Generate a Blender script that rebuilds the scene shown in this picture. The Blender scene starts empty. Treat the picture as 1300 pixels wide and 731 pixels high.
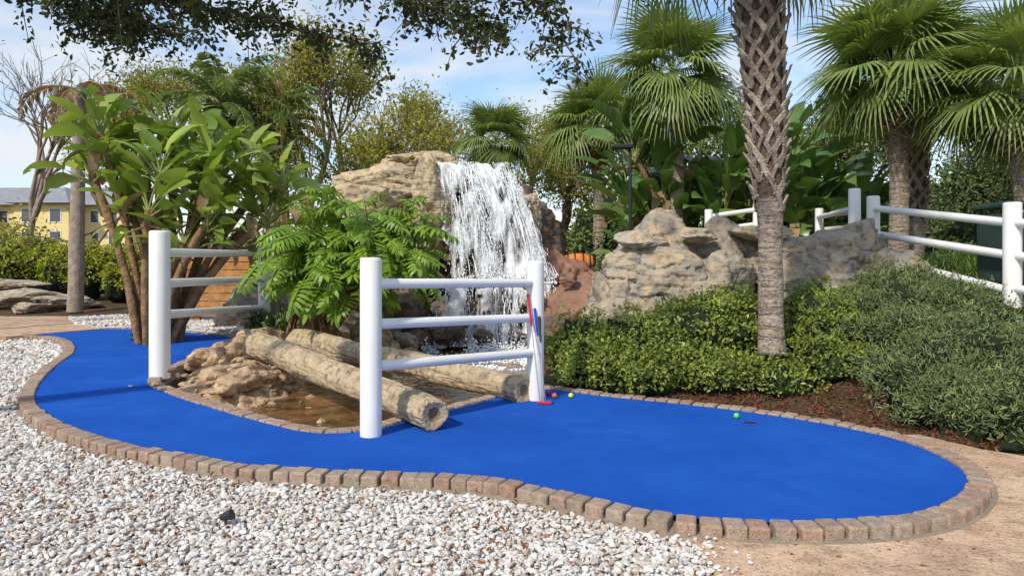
import bpy, math, random, bmesh
import numpy as np
rng=np.random.default_rng(11)
U=rng.uniform
sc=bpy.context.scene
# ---------------------------------------------------------------- mesh builder
class MB:
    def __init__(s): s.V=[];s.F=[];s.n=0
    def add(s,V,F,mat=0,smooth=False):
        V=np.asarray(V,float);F=np.asarray(F,int)
        s.V.append(V);s.F.append((F+s.n,mat,smooth));s.n+=len(V)
    def inst(s,tv,tf,R,T,mat=0,smooth=False):
        K=len(T);n=len(tv)
        if K==0:return
        V=np.einsum('kij,nj->kni',R,tv)+T[:,None]
        F=tf[None]+(np.arange(K)*n)[:,None,None]
        s.add(V.reshape(-1,3),F.reshape(-1,tf.shape[1]),mat,smooth)
    def build(s,name,mats,parent=None):
        me=bpy.data.meshes.new(name)
        V=np.concatenate(s.V)
        me.vertices.add(len(V));me.vertices.foreach_set('co',V.ravel())
        loops=np.concatenate([f.ravel() for f,_,_ in s.F])
        tot=np.concatenate([np.full(len(f),f.shape[1]) for f,_,_ in s.F])
        st=np.concatenate([[0],np.cumsum(tot)[:-1]])
        me.loops.add(len(loops));me.loops.foreach_set('vertex_index',loops.astype(np.int32))
        me.polygons.add(len(tot));me.polygons.foreach_set('loop_start',st.astype(np.int32))
        me.polygons.foreach_set('material_index',np.concatenate([np.full(len(f),m) for f,m,_ in s.F]).astype(np.int32))
        me.polygons.foreach_set('use_smooth',np.concatenate([np.full(len(f),sm) for f,_,sm in s.F]).astype(bool))
        me.update(calc_edges=True);me.validate()
        for m in mats: me.materials.append(m)
        o=bpy.data.objects.new(name,me);sc.collection.objects.link(o)
        if parent:o.parent=parent
        return o
def empty(name):
    o=bpy.data.objects.new(name,None);sc.collection.objects.link(o);return o
def nrm(v): 
    v=np.asarray(v,float);return v/(np.linalg.norm(v,axis=-1,keepdims=True)+1e-9)
def frames(d,up,scale):
    X=nrm(d);Y=nrm(np.cross(up,X));Z=np.cross(X,Y)
    R=np.stack([X,Y,Z],-1)
    sca=np.asarray(scale,float)
    if sca.ndim==1: sca=sca[:,None,None]
    elif sca.ndim==2: sca=sca[:,None,:]
    return R*sca
def hsh(i,s):
    v=np.sin(i[...,0]*127.1+i[...,1]*311.7+i[...,2]*74.7+s*17.3)*43758.5453
    return v-np.floor(v)
def vn(P,s=0):
    i=np.floor(P);f=P-i;f=f*f*(3-2*f);r=0
    for a in(0,1):
        for b in(0,1):
            for c in(0,1):
                w=(f[...,0] if a else 1-f[...,0])*(f[...,1] if b else 1-f[...,1])*(f[...,2] if c else 1-f[...,2])
                r=r+w*hsh(i+np.array([a,b,c]),s)
    return r*2-1
def fbm(P,s=0,o=4):
    r=0;a=1
    for k in range(o): r=r+a*vn(P*2**k,s+k);a*=.5
    return r
def tube(mb,pts,rad,sides=8,mat=0,smooth=True,cap=True,bump=0):
    pts=np.asarray(pts,float);rad=np.broadcast_to(np.asarray(rad,float),(len(pts),))
    T=nrm(np.gradient(pts,axis=0))
    ref=np.array([0.03,1,0.02]) if abs(T[0][2])>.7 else np.array([0,0,1.])
    A=nrm(np.cross(T,ref));B=np.cross(T,A)
    an=np.arange(sides)/sides*2*np.pi
    V=pts[:,None]+rad[:,None,None]*(np.cos(an)[None,:,None]*A[:,None]+np.sin(an)[None,:,None]*B[:,None])
    if bump:
        dd=fbm(V*np.array([3,3,3.]),3,4)[...,None]*bump
        V=V+dd*(V-pts[:,None])
    n=len(pts);i=np.arange(n-1)[:,None]*sides;j=np.arange(sides)[None];k=(j+1)%sides
    F=np.stack([i+j,i+k,i+sides+k,i+sides+j],-1).reshape(-1,4)
    mb.add(V.reshape(-1,3),F,mat,smooth)
    if cap:
        mb.add(V[0],np.arange(sides)[None],mat);mb.add(V[-1],np.arange(sides)[None][:,::-1],mat)
def ico(sub):
    bm=bmesh.new();bmesh.ops.create_icosphere(bm,subdivisions=sub,radius=1)
    V=np.array([v.co[:] for v in bm.verts]);F=np.array([[v.index for v in f.verts] for f in bm.faces]);bm.free();return V,F
def bevbox(sx,sy,sz,b,seg=2):
    bm=bmesh.new();bmesh.ops.create_cube(bm,size=1)
    for v in bm.verts: v.co.x*=sx;v.co.y*=sy;v.co.z*=sz
    bmesh.ops.bevel(bm,geom=bm.edges[:]+bm.verts[:],offset=b,segments=seg,affect='EDGES',profile=.5)
    bmesh.ops.triangulate(bm,faces=bm.faces[:])
    V=np.array([v.co[:] for v in bm.verts]);F=np.array([[v.index for v in f.verts] for f in bm.faces]);bm.free();return V,F
ICO={k:ico(k) for k in(1,2,3,4,5,6)}
def box(mb,c,s,mat=0):
    V=np.array([[x,y,z] for x in(-.5,.5) for y in(-.5,.5) for z in(-.5,.5)])*np.array(s)+np.array(c)
    mb.add(V,[[0,1,3,2],[4,6,7,5],[0,4,5,1],[2,3,7,6],[0,2,6,4],[1,5,7,3]],mat)
def inpoly(x,y,P):
    r=np.zeros(x.shape,bool);n=len(P)
    for i in range(n):
        x1,y1=P[i];x2,y2=P[(i+1)%n]
        c=((y1>y)!=(y2>y))&(x<(x2-x1)*(y-y1)/((y2-y1) if y2!=y1 else 1e-9)+x1);r^=c
    return r
def dpoly(x,y,P):
    d=np.full(x.shape,1e9);n=len(P)
    for i in range(n):
        a=np.array(P[i]);b=np.array(P[(i+1)%n]);ab=b-a
        t=np.clip(((x-a[0])*ab[0]+(y-a[1])*ab[1])/(ab@ab+1e-9),0,1)
        d=np.minimum(d,np.hypot(x-a[0]-t*ab[0],y-a[1]-t*ab[1]))
    return d
def S(t): t=np.clip(t,0,1);return t*t*(3-2*t)
def smooth_loop(P,sp):
    P=np.array(P);n=len(P);out=[]
    for i in range(n):
        p0,p1,p2,p3=P[i-1],P[i],P[(i+1)%n],P[(i+2)%n]
        for t in np.linspace(0,1,12,endpoint=False):
            out.append(.5*((2*p1)+(-p0+p2)*t+(2*p0-5*p1+4*p2-p3)*t*t+(-p0+3*p1-3*p2+p3)*t**3))
    out=np.array(out);L=np.linalg.norm(np.roll(out,-1,0)-out,axis=1);c=np.concatenate([[0],np.cumsum(L)])
    m=int(round(c[-1]/sp));s=np.arange(m)/m*c[-1];o2=np.vstack([out,out[:1]])
    return np.stack([np.interp(s,c,o2[:,0]),np.interp(s,c,o2[:,1])],1)
# ---------------------------------------------------------------- materials
def mat(name,c1,c2,c3=None,scale=4,rough=.8,bump=0,bscale=30,island=False,trans=0,spec=.3,c3t=.55,strata=0,fleck=0,stops=None,detail=4):
    m=bpy.data.materials.new(name);m.use_nodes=True;N=m.node_tree.nodes;L=m.node_tree.links
    p=N['Principled BSDF'];out=N['Material Output']
    p.inputs['Roughness'].default_value=rough;p.inputs['Specular IOR Level'].default_value=spec
    tc=N.new('ShaderNodeTexCoord')
    def noise(sc_,det=detail,vec=None):
        n=N.new('ShaderNodeTexNoise');n.inputs['Scale'].default_value=sc_;n.inputs['Detail'].default_value=det
        L.new(vec or tc.outputs['Object'],n.inputs['Vector']);return n
    def mix(f,a,b,bt='MIX'):
        x=N.new('ShaderNodeMix');x.data_type='RGBA';x.blend_type=bt
        for s_,v in((x.inputs[0],f),(x.inputs[6],a),(x.inputs[7],b)):
            if hasattr(v,'is_linked'):L.new(v,s_)
            elif isinstance(v,tuple):s_.default_value=(*v[:3],1)
            else:s_.default_value=v
        return x.outputs[2]
    def rng_(v,a,b):
        r=N.new('ShaderNodeMapRange');r.inputs[1].default_value=a;r.inputs[2].default_value=b;L.new(v,r.inputs[0]);return r.outputs[0]
    if island:
        g=N.new('ShaderNodeNewGeometry');f=g.outputs['Random Per Island']
    else: f=rng_(noise(scale).outputs[0],.35,.65)
    if stops:
        cr=N.new('ShaderNodeValToRGB');e=cr.color_ramp.elements
        while len(e)<len(stops): e.new(.5)
        for k,c in enumerate(stops): e[k].position=k/(len(stops)-1);e[k].color=(*c,1)
        L.new(f,cr.inputs[0]);col=cr.outputs[0]
    else: col=mix(f,c1,c2)
    if c3: col=mix(rng_(noise(scale*2.3+1).outputs[0],c3t-.08,c3t+.08),col,c3)
    if island: 
        n=noise(scale,2);col=mix(rng_(n.outputs[0],.3,.7),col,mix(1.0,col,(.65,.65,.65),'MULTIPLY'))
    if fleck:
        col=mix(rng_(noise(fleck,3).outputs[0],.5,.75),col,mix(1.0,col,(.35,.33,.3),'MULTIPLY'))
    L.new(col,p.inputs['Base Color'])
    if bump:
        b=N.new('ShaderNodeBump');b.inputs['Strength'].default_value=bump;b.inputs['Distance'].default_value=.03
        h=noise(bscale,6).outputs[0]
        if strata:
            mp=N.new('ShaderNodeMapping');mp.inputs['Scale'].default_value=(1,1,strata);L.new(tc.outputs['Object'],mp.inputs['Vector'])
            h2=noise(2.5,6,mp.outputs[0]).outputs[0];ad=N.new('ShaderNodeMath');ad.operation='ADD';L.new(h,ad.inputs[0])
            mu=N.new('ShaderNodeMath');mu.operation='MULTIPLY';mu.inputs[1].default_value=3;L.new(h2,mu.inputs[0]);L.new(mu.outputs[0],ad.inputs[1]);h=ad.outputs[0]
        L.new(h,b.inputs['Height']);L.new(b.outputs[0],p.inputs['Normal'])
    if trans:
        t=N.new('ShaderNodeBsdfTranslucent');ms=N.new('ShaderNodeMixShader');ms.inputs[0].default_value=trans
        L.new(mix(1.0,col,(1.3,1.35,.7),'MULTIPLY'),t.inputs[0]);L.new(p.outputs[0],ms.inputs[1]);L.new(t.outputs[0],ms.inputs[2]);L.new(ms.outputs[0],out.inputs[0])
    return m
def lm(name,c1,c2,k=1.6,**a):
    return mat(name,tuple(x*k for x in c1),tuple(x*k for x in c2),island=True,**a)
M_turf=mat('turf_blue',(.015,.100,.50),(.022,.135,.60),c3=(.018,.11,.54),scale=.9,rough=1,bump=.6,bscale=240,spec=.05,fleck=180)
M_brick=mat('paver_brick',(0,0,0),(0,0,0),stops=[(.52,.33,.24),(.48,.38,.29),(.40,.30,.23),(.54,.43,.34),(.44,.27,.20),(.44,.36,.29)],island=True,scale=25,bump=.6,bscale=120,fleck=160,rough=.9)
M_stone=mat('marble_chip',(0,0,0),(0,0,0),stops=[(.74,.71,.67),(.80,.78,.76),(.54,.50,.45),(.78,.76,.72),(.44,.34,.26),(.80,.79,.77),(.66,.62,.57)],island=True,scale=40,rough=.75)
M_gbase=mat('gravel_bed',(.26,.20,.15),(.44,.39,.33),scale=30,rough=1,bump=.8,bscale=60,fleck=45)
M_gfar=mat('gravel_far',(.55,.52,.47),(.72,.70,.67),scale=20,rough=1,bump=.8,bscale=40,fleck=30)
M_path=mat('stamped_concrete',(.50,.33,.21),(.60,.43,.30),c3=(.40,.27,.18),scale=2,rough=.85,bump=.5,bscale=25,fleck=60)
M_soil=mat('mulch_soil',(.07,.035,.02),(.13,.075,.045),c3=(.06,.07,.025),scale=3,rough=1,bump=1,bscale=40,fleck=50)
M_chip=mat('bark_chip',(.22,.09,.045),(.09,.04,.022),island=True,scale=30,rough=.95)
M_dead=mat('leaf_litter',(.36,.15,.06),(.17,.065,.03),island=True,scale=30,rough=.9)
M_white=mat('white_vinyl',(.80,.80,.79),(.72,.72,.69),scale=1.5,rough=.38,spec=.5,bump=.04,bscale=8)
M_rock=mat('grey_rock',(.37,.33,.27),(.22,.195,.16),c3=(.42,.33,.23),scale=1.5,rough=.9,bump=1,bscale=7,strata=3,fleck=9)
M_rockt=mat('tan_rock',(.50,.41,.28),(.33,.27,.19),c3=(.52,.41,.25),scale=1.2,rough=.9,bump=1,bscale=8,strata=4,fleck=12)
M_rockd=mat('wet_rock',(.14,.11,.08),(.065,.055,.045),c3=(.19,.11,.065),scale=2,rough=.4,bump=1,bscale=9,strata=3)
M_rockr=mat('red_rock',(.28,.14,.09),(.20,.12,.08),scale=2,rough=.5,bump=1,bscale=9,strata=2)
M_sand=mat('sandy_bank',(.54,.39,.24),(.42,.29,.18),c3=(.30,.19,.12),scale=3,rough=.95,bump=1,bscale=12,fleck=16)
M_bark=mat('log_bark',(.50,.40,.26),(.33,.25,.16),c3=(.42,.34,.24),scale=6,rough=.95,bump=1,bscale=14,fleck=11)
M_cut=mat('cut_wood',(.50,.39,.25),(.36,.27,.17),scale=12,rough=.9,bump=.7,bscale=30)
M_cut2=mat('cut_wood_heart',(.26,.18,.11),(.16,.11,.07),scale=12,rough=.9,bump=.5,bscale=40)
M_tb=mat('tree_bark',(.20,.16,.125),(.11,.09,.07),scale=6,rough=1,bump=1,bscale=25)
M_tbl=mat('pale_bark',(.34,.29,.24),(.22,.18,.15),scale=6,rough=1,bump=.8,bscale=25)
M_ptr=mat('palm_trunk',(.38,.33,.27),(.27,.22,.17),c3=(.26,.19,.14),scale=7,rough=1,bump=1,bscale=28,strata=5,fleck=30)
M_boot=mat('palm_boot',(.50,.43,.36),(.27,.215,.17),island=True,scale=9,rough=.95,bump=.8,bscale=50,fleck=25)
M_boot2=mat('palm_boot_brown',(.36,.23,.13),(.19,.12,.07),island=True,scale=9,rough=.95,bump=.8,bscale=50)
M_tgap=mat('trunk_gap_dark',(.15,.11,.08),(.08,.055,.04),scale=20,rough=1,bump=1,bscale=50)  # darkness of the gaps between boots put into the trunk colour
M_palm=lm('palm_leaf',(.155,.19,.05),(.085,.125,.04),k=2.0,scale=2,rough=.45,trans=.25,spec=.4)
M_palmdry=mat('dry_frond',(.42,.30,.17),(.28,.19,.10),island=True,scale=2,rough=.9,trans=.15)
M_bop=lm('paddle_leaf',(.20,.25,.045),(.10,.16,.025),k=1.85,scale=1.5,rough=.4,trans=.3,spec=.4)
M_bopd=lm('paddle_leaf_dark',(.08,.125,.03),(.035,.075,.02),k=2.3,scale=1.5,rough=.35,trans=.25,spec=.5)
M_phil=lm('philodendron_leaf',(.17,.26,.025),(.09,.17,.018),k=1.65,scale=3,rough=.4,trans=.3,spec=.4)
M_stem=mat('green_stem',(.26,.30,.08),(.16,.20,.06),scale=5,rough=.6)
M_bstem=mat('brown_stem',(.30,.18,.09),(.15,.09,.05),scale=8,rough=.95,bump=1,bscale=20)
M_shrub=lm('shrub_leaf',(.17,.19,.03),(.06,.095,.02),k=2.1,scale=3,rough=.4,trans=.2,spec=.5)
M_hedge=lm('hedge_leaf',(.34,.33,.03),(.14,.19,.025),k=1.6,scale=2,rough=.5,trans=.25)
M_jun=lm('juniper_leaf',(.13,.15,.055),(.05,.075,.035),k=2.0,scale=3,rough=.7)
M_grass=lm('grass_blade',(.12,.17,.035),(.06,.10,.025),k=1.8,scale=2,rough=.5,trans=.25)
M_oak=lm('oak_leaf',(.07,.085,.025),(.03,.04,.014),k=1.5,scale=2,rough=.5,trans=.25)
M_ty=lm('tree_leaf_yellow',(.32,.28,.06),(.15,.17,.04),k=1.5,scale=.6,rough=.6,trans=.3)
M_tg=lm('tree_leaf_green',(.15,.19,.05),(.07,.10,.03),k=1.7,scale=.6,rough=.6,trans=.2)
M_td=lm('tree_leaf_dark',(.09,.12,.035),(.04,.06,.02),k=1.9,scale=.6,rough=.6)
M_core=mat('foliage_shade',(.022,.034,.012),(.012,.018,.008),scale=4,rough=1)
M_wood=mat('fence_wood',(.50,.24,.08),(.34,.16,.055),scale=6,rough=.7,bump=.4,bscale=30)
M_blk=mat('black_metal',(.02,.02,.02),(.03,.03,.03),rough=.4)
M_grn=mat('bin_green',(.022,.045,.04),(.03,.055,.05),rough=.4)
def plain(n,c,r=.4,metal=0):
    m=mat(n,c,tuple(x*.9 for x in c),scale=20,rough=r);m.node_tree.nodes['Principled BSDF'].inputs['Metallic'].default_value=metal;return m
M_red=plain('red_rubber',(.55,.02,.03));M_bluep=plain('blue_plastic',(.02,.06,.5));M_steel=plain('steel',(.7,.7,.7),.25,1)
M_or=plain('orange_ball',(.8,.2,.03));M_yel=plain('yellow_ball',(.75,.7,.03));M_gr=plain('green_ball',(.1,.6,.1))
M_orw=mat('orange_wood',(.7,.22,.04),(.5,.15,.03),scale=8,rough=.6)
M_yw=mat('yellow_stucco',(.78,.62,.28),(.72,.56,.26),scale=.5,rough=.9);M_roof=mat('grey_roof',(.20,.21,.23),(.26,.27,.29),scale=2,rough=.9)
M_glass=mat('dark_window',(.05,.06,.08),(.08,.09,.11),rough=.15,spec=.6);M_trim=mat('white_trim',(.75,.74,.7),(.7,.69,.66),rough=.7)
def water_mat():
    m=bpy.data.materials.new('pond_water_surface');m.use_nodes=True;N=m.node_tree.nodes;L=m.node_tree.links
    p=N['Principled BSDF'];p.inputs['Roughness'].default_value=.06;p.inputs['Specular IOR Level'].default_value=.6
    t=N.new('ShaderNodeTexCoord');n=N.new('ShaderNodeTexNoise');n.inputs['Scale'].default_value=3;n.inputs['Detail'].default_value=4;L.new(t.outputs['Object'],n.inputs[0])
    cr=N.new('ShaderNodeValToRGB');e=cr.color_ramp.elements;e[0].position=.35;e[0].color=(.05,.03,.014,1);e[1].position=.65;e[1].color=(.26,.12,.04,1);L.new(n.outputs[0],cr.inputs[0]);L.new(cr.outputs[0],p.inputs['Base Color'])
    n2=N.new('ShaderNodeTexNoise');n2.inputs['Scale'].default_value=7;n2.inputs['Detail'].default_value=4;L.new(t.outputs['Object'],n2.inputs[0])
    b=N.new('ShaderNodeBump');b.inputs['Strength'].default_value=.6;b.inputs['Distance'].default_value=.04;L.new(n2.outputs[0],b.inputs['Height']);L.new(b.outputs[0],p.inputs['Normal'])
    return m
M_water=water_mat()
def fall_mat(alpha):
    m=bpy.data.materials.new('falling_water');m.use_nodes=True;N=m.node_tree.nodes;L=m.node_tree.links
    p=N['Principled BSDF'];p.inputs['Base Color'].default_value=(.86,.89,.93,1);p.inputs['Roughness'].default_value=.4
    tr=N.new('ShaderNodeBsdfTransparent')
    m2=N.new('ShaderNodeMixShader');L.new(tr.outputs[0],m2.inputs[1]);L.new(p.outputs[0],m2.inputs[2]);L.new(m2.outputs[0],N['Material Output'].inputs[0])
    t=N.new('ShaderNodeTexCoord')
    def ns(s,d,rg=.5):
        mp=N.new('ShaderNodeMapping');mp.inputs['Scale'].default_value=s;n=N.new('ShaderNodeTexNoise');n.inputs['Scale'].default_value=1;n.inputs['Detail'].default_value=d;n.inputs['Distortion'].default_value=.5;n.inputs['Roughness'].default_value=rg
        L.new(t.outputs['Object'],mp.inputs[0]);L.new(mp.outputs[0],n.inputs[0]);return n.outputs[0]
    a=ns((10,5,1.7),5,.65);b=ns((2.8,2,.8),2)
    ad=N.new('ShaderNodeMath');ad.operation='MULTIPLY_ADD';L.new(b,ad.inputs[0]);ad.inputs[1].default_value=1.5;L.new(a,ad.inputs[2])
    r=N.new('ShaderNodeMapRange');r.inputs[1].default_value=1.18;r.inputs[2].default_value=1.52;r.inputs[4].default_value=alpha;L.new(ad.outputs[0],r.inputs[0]);L.new(r.outputs[0],m2.inputs[0])
    bp=N.new('ShaderNodeBump');bp.inputs['Strength'].default_value=.8;bp.inputs['Distance'].default_value=.05;L.new(a,bp.inputs['Height']);L.new(bp.outputs[0],p.inputs['Normal'])
    return m
M_fall=fall_mat(.95)
M_foam=mat('foam',(.86,.89,.92),(.76,.80,.84),scale=5,rough=.5)
# ---------------------------------------------------------------- course outline
turf=[(3.21,4.81),(2.85,4.38),(2.476,4.127),(2.077,4.0),(1.692,3.963),(1.334,3.988),(.984,4.0625),(.639,4.262),(.261,4.53),(-.165,4.762),(-.618,4.869),(-1.019,4.906),(-1.431,4.962),(-1.934,5.078),(-2.449,5.306),(-3.026,5.579),(-3.647,5.963),(-4.394,6.566),(-5.127,7.345),(-5.826,8.387),(-6.69,10),(-7.39,11.5),(-8.287,12.87),(-9.18,13.83),(-10.05,14.29),(-10.4,14.9),(-9.58,15.66),(-8.31,15.66),(-6.57,14.6),(-5.45,13.68),(-5.1,12.6),(-5.13,11.1),(-4.96,9.77),(-4.63,8.67),(-3.95,7.88),(-3.11,7.1),(-2.4,6.5),(-1.857,6.11),(-1.53,6.06),(-1.214,6.22),(-.923,6.67),(-.42,7.3),(0,7.88),(.425,8.18),(.988,7.78),(1.78,7.34),(2.46,6.88),(3.0,6.34),(3.296,5.83),(3.337,5.31)]
loop=smooth_loop(turf,.131)
mb=MB();mb.add(np.c_[loop,np.zeros(len(loop))],np.arange(len(loop))[None][:,::-1]);mb.build('blue_putting_turf',[M_turf])
tan=nrm(np.roll(loop,-1,0)-np.roll(loop,1,0));area=np.sum(loop[:,0]*np.roll(loop[:,1],-1)-np.roll(loop[:,0],-1)*loop[:,1])
outn=np.c_[tan[:,1],-tan[:,0]]*(1 if area>0 else -1)
bv,bf=bevbox(.121,.15,.15,.014)
c=loop+outn*.07;K=len(c);T=np.c_[c+U(-.006,.006,(K,2)),np.full(K,-.052)+U(-.007,.007,K)]
an=np.arctan2(tan[:,1],tan[:,0])+U(-.07,.07,K)
R=np.zeros((K,3,3));R[:,0,0]=np.cos(an);R[:,0,1]=-np.sin(an);R[:,1,0]=np.sin(an);R[:,1,1]=np.cos(an);R[:,2,2]=1
R*=U(.95,1.02,(K,1,1))
mb=MB();mb.inst(bv,bf,R,T);mb.build('brick_edging',[M_brick])
outer=loop+outn*.15
mb=MB();o2=loop+outn*.17;i2=loop+outn*.0;n=len(loop)
V=np.r_[np.c_[i2,np.full(n,-.03)],np.c_[o2,np.full(n,-.055)],np.c_[loop+outn*.2,np.full(n,-.16)]];j=np.arange(n);k=(j+1)%n
mb.add(V,np.r_[np.stack([j,k,n+k,n+j],1),np.stack([n+j,n+k,2*n+k,2*n+j],1)]);mb.build('concrete_haunch',[mat('haunch',(.3,.25,.19),(.22,.18,.14),scale=8,rough=1,bump=.6,bscale=40)])
pond=[(-4.45,8.75),(-3.8,8.05),(-2.95,7.3),(-2.25,6.7),(-1.75,6.32),(-1.5,6.28),(-1.35,6.4),(-1.05,6.85),(-.55,7.5),(-.1,8.1),(.35,8.45),(.6,9.2),(.75,11),(.9,13.2),(1.0,14.6),(-2,14.8),(-4,13.6),(-4.85,12.4),(-4.9,11.1),(-4.75,9.8)]
# ---------------------------------------------------------------- ground
def yedge(x): return np.interp(x,[.4,1,1.8,2.5,3.1,3.6,4.,6,12],[8.6,8.1,7.7,7.2,6.7,6.2,5.6,5.3,5.3])
def H(x,y):
    x=np.asarray(x,float);y=np.asarray(y,float)
    a=S((x-.5)/1.6)
    h=-.12+1.15*S((y-yedge(x)-.05)/5.0)*a+.35*S((y-12)/8)*a+.35*S((y-16)/8)*(1-a)
    ins=inpoly(x,y,pond);d=dpoly(x,y,pond)
    return h-np.where(ins,.55*S(d/.3),0)
def nonuni(a,b,st,lo,hi):
    f=np.arange(a,b+1e-6,st);l=[a];s=st
    while l[-1]>lo: s*=1.35;l.append(l[-1]-s)
    r=[f[-1]];s=st
    while r[-1]<hi: s*=1.35;r.append(r[-1]+s)
    return np.r_[l[1:][::-1],f,r[1:]]
xs=nonuni(-11,9,.09,-900,900);ys=nonuni(3,18,.09,-300,1500)
X,Y=np.meshgrid(xs,ys);Z=H(X,Y)
P=np.stack([X*1.5,Y*1.5,X*0],-1);near=(np.abs(X)<20)&(Y<30)&(Y>0)
dt=dpoly(X,Y,[tuple(p) for p in turf]);Z=Z+np.where(near,fbm(P,5,3)*.03*S((dt-.4)/1.),0)
pp=[tuple(p) for p in loop[::3]]
Z=np.where(inpoly(X,Y,pp),np.minimum(Z,-.12),Z)
nx=len(xs);i=np.arange(len(ys)-1)[:,None]*nx;j=np.arange(nx-1)[None]
mb=MB();mb.add(np.stack([X,Y,Z],-1).reshape(-1,3),np.stack([i+j,i+j+1,i+nx+j+1,i+nx+j],-1).reshape(-1,4),0,True);mb.build('ground',[M_soil])
def sheet(name,P,z,m,th=.0):
    mb=MB();P=np.array(P);n=len(P);mb.add(np.c_[P,np.full(n,z)],np.arange(n)[None])
    if th:
        V=np.r_[np.c_[P,np.full(n,z)],np.c_[P,np.full(n,z-th)]];j=np.arange(n);k=(j+1)%n;mb.add(V,np.stack([j,n+j,n+k,k],1))
    return mb.build(name,[m])
nearl=[tuple(p) for p in turf[5:25]]
gpoly=[(1.03,2.0),(1.01,3.5),(1.0,4.05)]+[(a,b+.05) for a,b in nearl[1:]]+[(-10.6,13.9),(-13,12.9),(-30,12.3),(-30,-3),(1.0,-3)]
sheet('gravel_bed',gpoly,-.085,M_gbase)
outp=[tuple(p) for p in outer]
def scatter(x0,x1,y0,y1,p):
    gx,gy=np.meshgrid(np.arange(x0,x1,p),np.arange(y0,y1,p));gx=gx.ravel()+U(-.45,.45,gx.size)*p;gy=gy.ravel()+U(-.45,.45,gy.size)*p
    return gx,gy
def rot(K):
    q=nrm(rng.normal(size=(K,4)));w,x,y,z=q.T
    return np.stack([np.stack([1-2*(y*y+z*z),2*(x*y-z*w),2*(x*z+y*w)],-1),np.stack([2*(x*y+z*w),1-2*(x*x+z*z),2*(y*z-x*w)],-1),np.stack([2*(x*z-y*w),2*(y*z+x*w),1-2*(x*x+y*y)],-1)],1)
mbg=MB()
iv,if_=ICO[1]
def stones(gx,gy,r,z,reg,mb_=mbg):
    ok=inpoly(gx,gy,reg)&~inpoly(gx,gy,outp)&(dpoly(gx,gy,outp)>r*.5);gx=gx[ok];gy=gy[ok]
    var=rng.integers(0,6,len(gx))
    for v in range(6):
        s=var==v;K=s.sum()
        tv=iv*(1+.3*U(-1,1,(len(iv),1)))*np.array([1.15,.85,.68])
        sz=r*U(.55,1.5,K)
        flat=np.diag([1,1,.7])
        mb_.inst(tv,if_,np.einsum('ij,kjl->kil',flat,rot(K))*sz[:,None,None],np.c_[gx[s],gy[s],z+U(-.006,.012,K)])
for (x0,x1,y0,y1,p,r) in [(-4.4,1.03,2.5,5.2,.0265,.0162),(-6.5,-1.5,5.2,7.2,.034,.0205),(-9,-3.5,7.2,10.5,.05,.028),(-12,-5.8,10.5,14.3,.075,.04)]:
    gx,gy=scatter(x0,x1,y0,y1,p);stones(gx,gy,r,-.077,gpoly)
    gx,gy=scatter(x0,x1,y0,y1,p*2.1);stones(gx,gy,r*1.2,-.064,gpoly)
gx=.98+np.abs(rng.normal(size=90))*.12;gy=U(3,4.0,90);stones(gx,gy,.014,-.05,[(.9,2),(2.5,2),(2.5,4.2),(.9,4.2)])
mbg.build('white_gravel',[M_stone])
strip=[(-12.1,18.6),(-10.6,16.6),(-8.3,15.95),(-6.3,14.9),(-4.9,14.6),(-5,17),(-7,19),(-10,20.5)]
sheet('gravel_strip_bed',strip,.03,M_gfar,.2)
mbs=MB();gx,gy=scatter(-12.2,-4.8,14.4,20.6,.085);stones(gx,gy,.045,.04,strip,mbs);mbs.build('white_gravel.001',[M_stone])
lt=np.array([[0,0,0],[.35,.22,.1],[.75,.17,.06],[1,0,-.05],[.75,-.17,.06],[.35,-.22,.1]]);lf=np.array([[0,1,2,3],[0,3,4,5]])
gx=U(-7,1,30000);gy=U(2.6,10,30000);cl=vn(np.c_[gx*1.4,gy*1.4,gx*0],3)>U(-.9,.8,30000)
ok=inpoly(gx,gy,gpoly)&~inpoly(gx,gy,outp)&cl;gx=gx[ok];gy=gy[ok];K=len(gx)
mb=MB();mb.inst(lt,lf,rot(K)*U(.018,.045,K)[:,None,None]*.95,np.c_[gx,gy,U(-.068,-.042,K)]);mb.build('leaf_litter',[M_dead])
gx=U(1,5,160);gy=U(2.8,5.3,160);ok=~inpoly(gx,gy,outp);K=ok.sum();Rz=frames(np.c_[rng.normal(size=(K,2)),np.zeros(K)],np.tile([0,0,1.],(K,1)),U(.015,.04,K));mb=MB();mb.inst(lt,lf,Rz,np.c_[gx[ok],gy[ok],np.full(K,-.055)]);mb.build('leaf_litter.001',[M_dead])
sheet('concrete_path',[(1.02,-2),(1.02,3.5),(1.0,4.0),(1.3,4.2),(2.2,4.3),(2.9,5.2),(3.2,6.2),(3.72,6.25),(3.95,5.75),(4.3,5.42),(5,5.25),(9,5.2),(30,5.2),(30,-2)],-.058,M_path,.08)
sheet('concrete_path.001',[(-40,12.4),(-13,13),(-10.3,13.9),(-9.8,14.9),(-9.4,15.6),(-10.8,16.9),(-12.3,18.8),(-10,21),(-8,22),(-8,26),(-40,26)],.02,M_path,.2)
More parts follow.
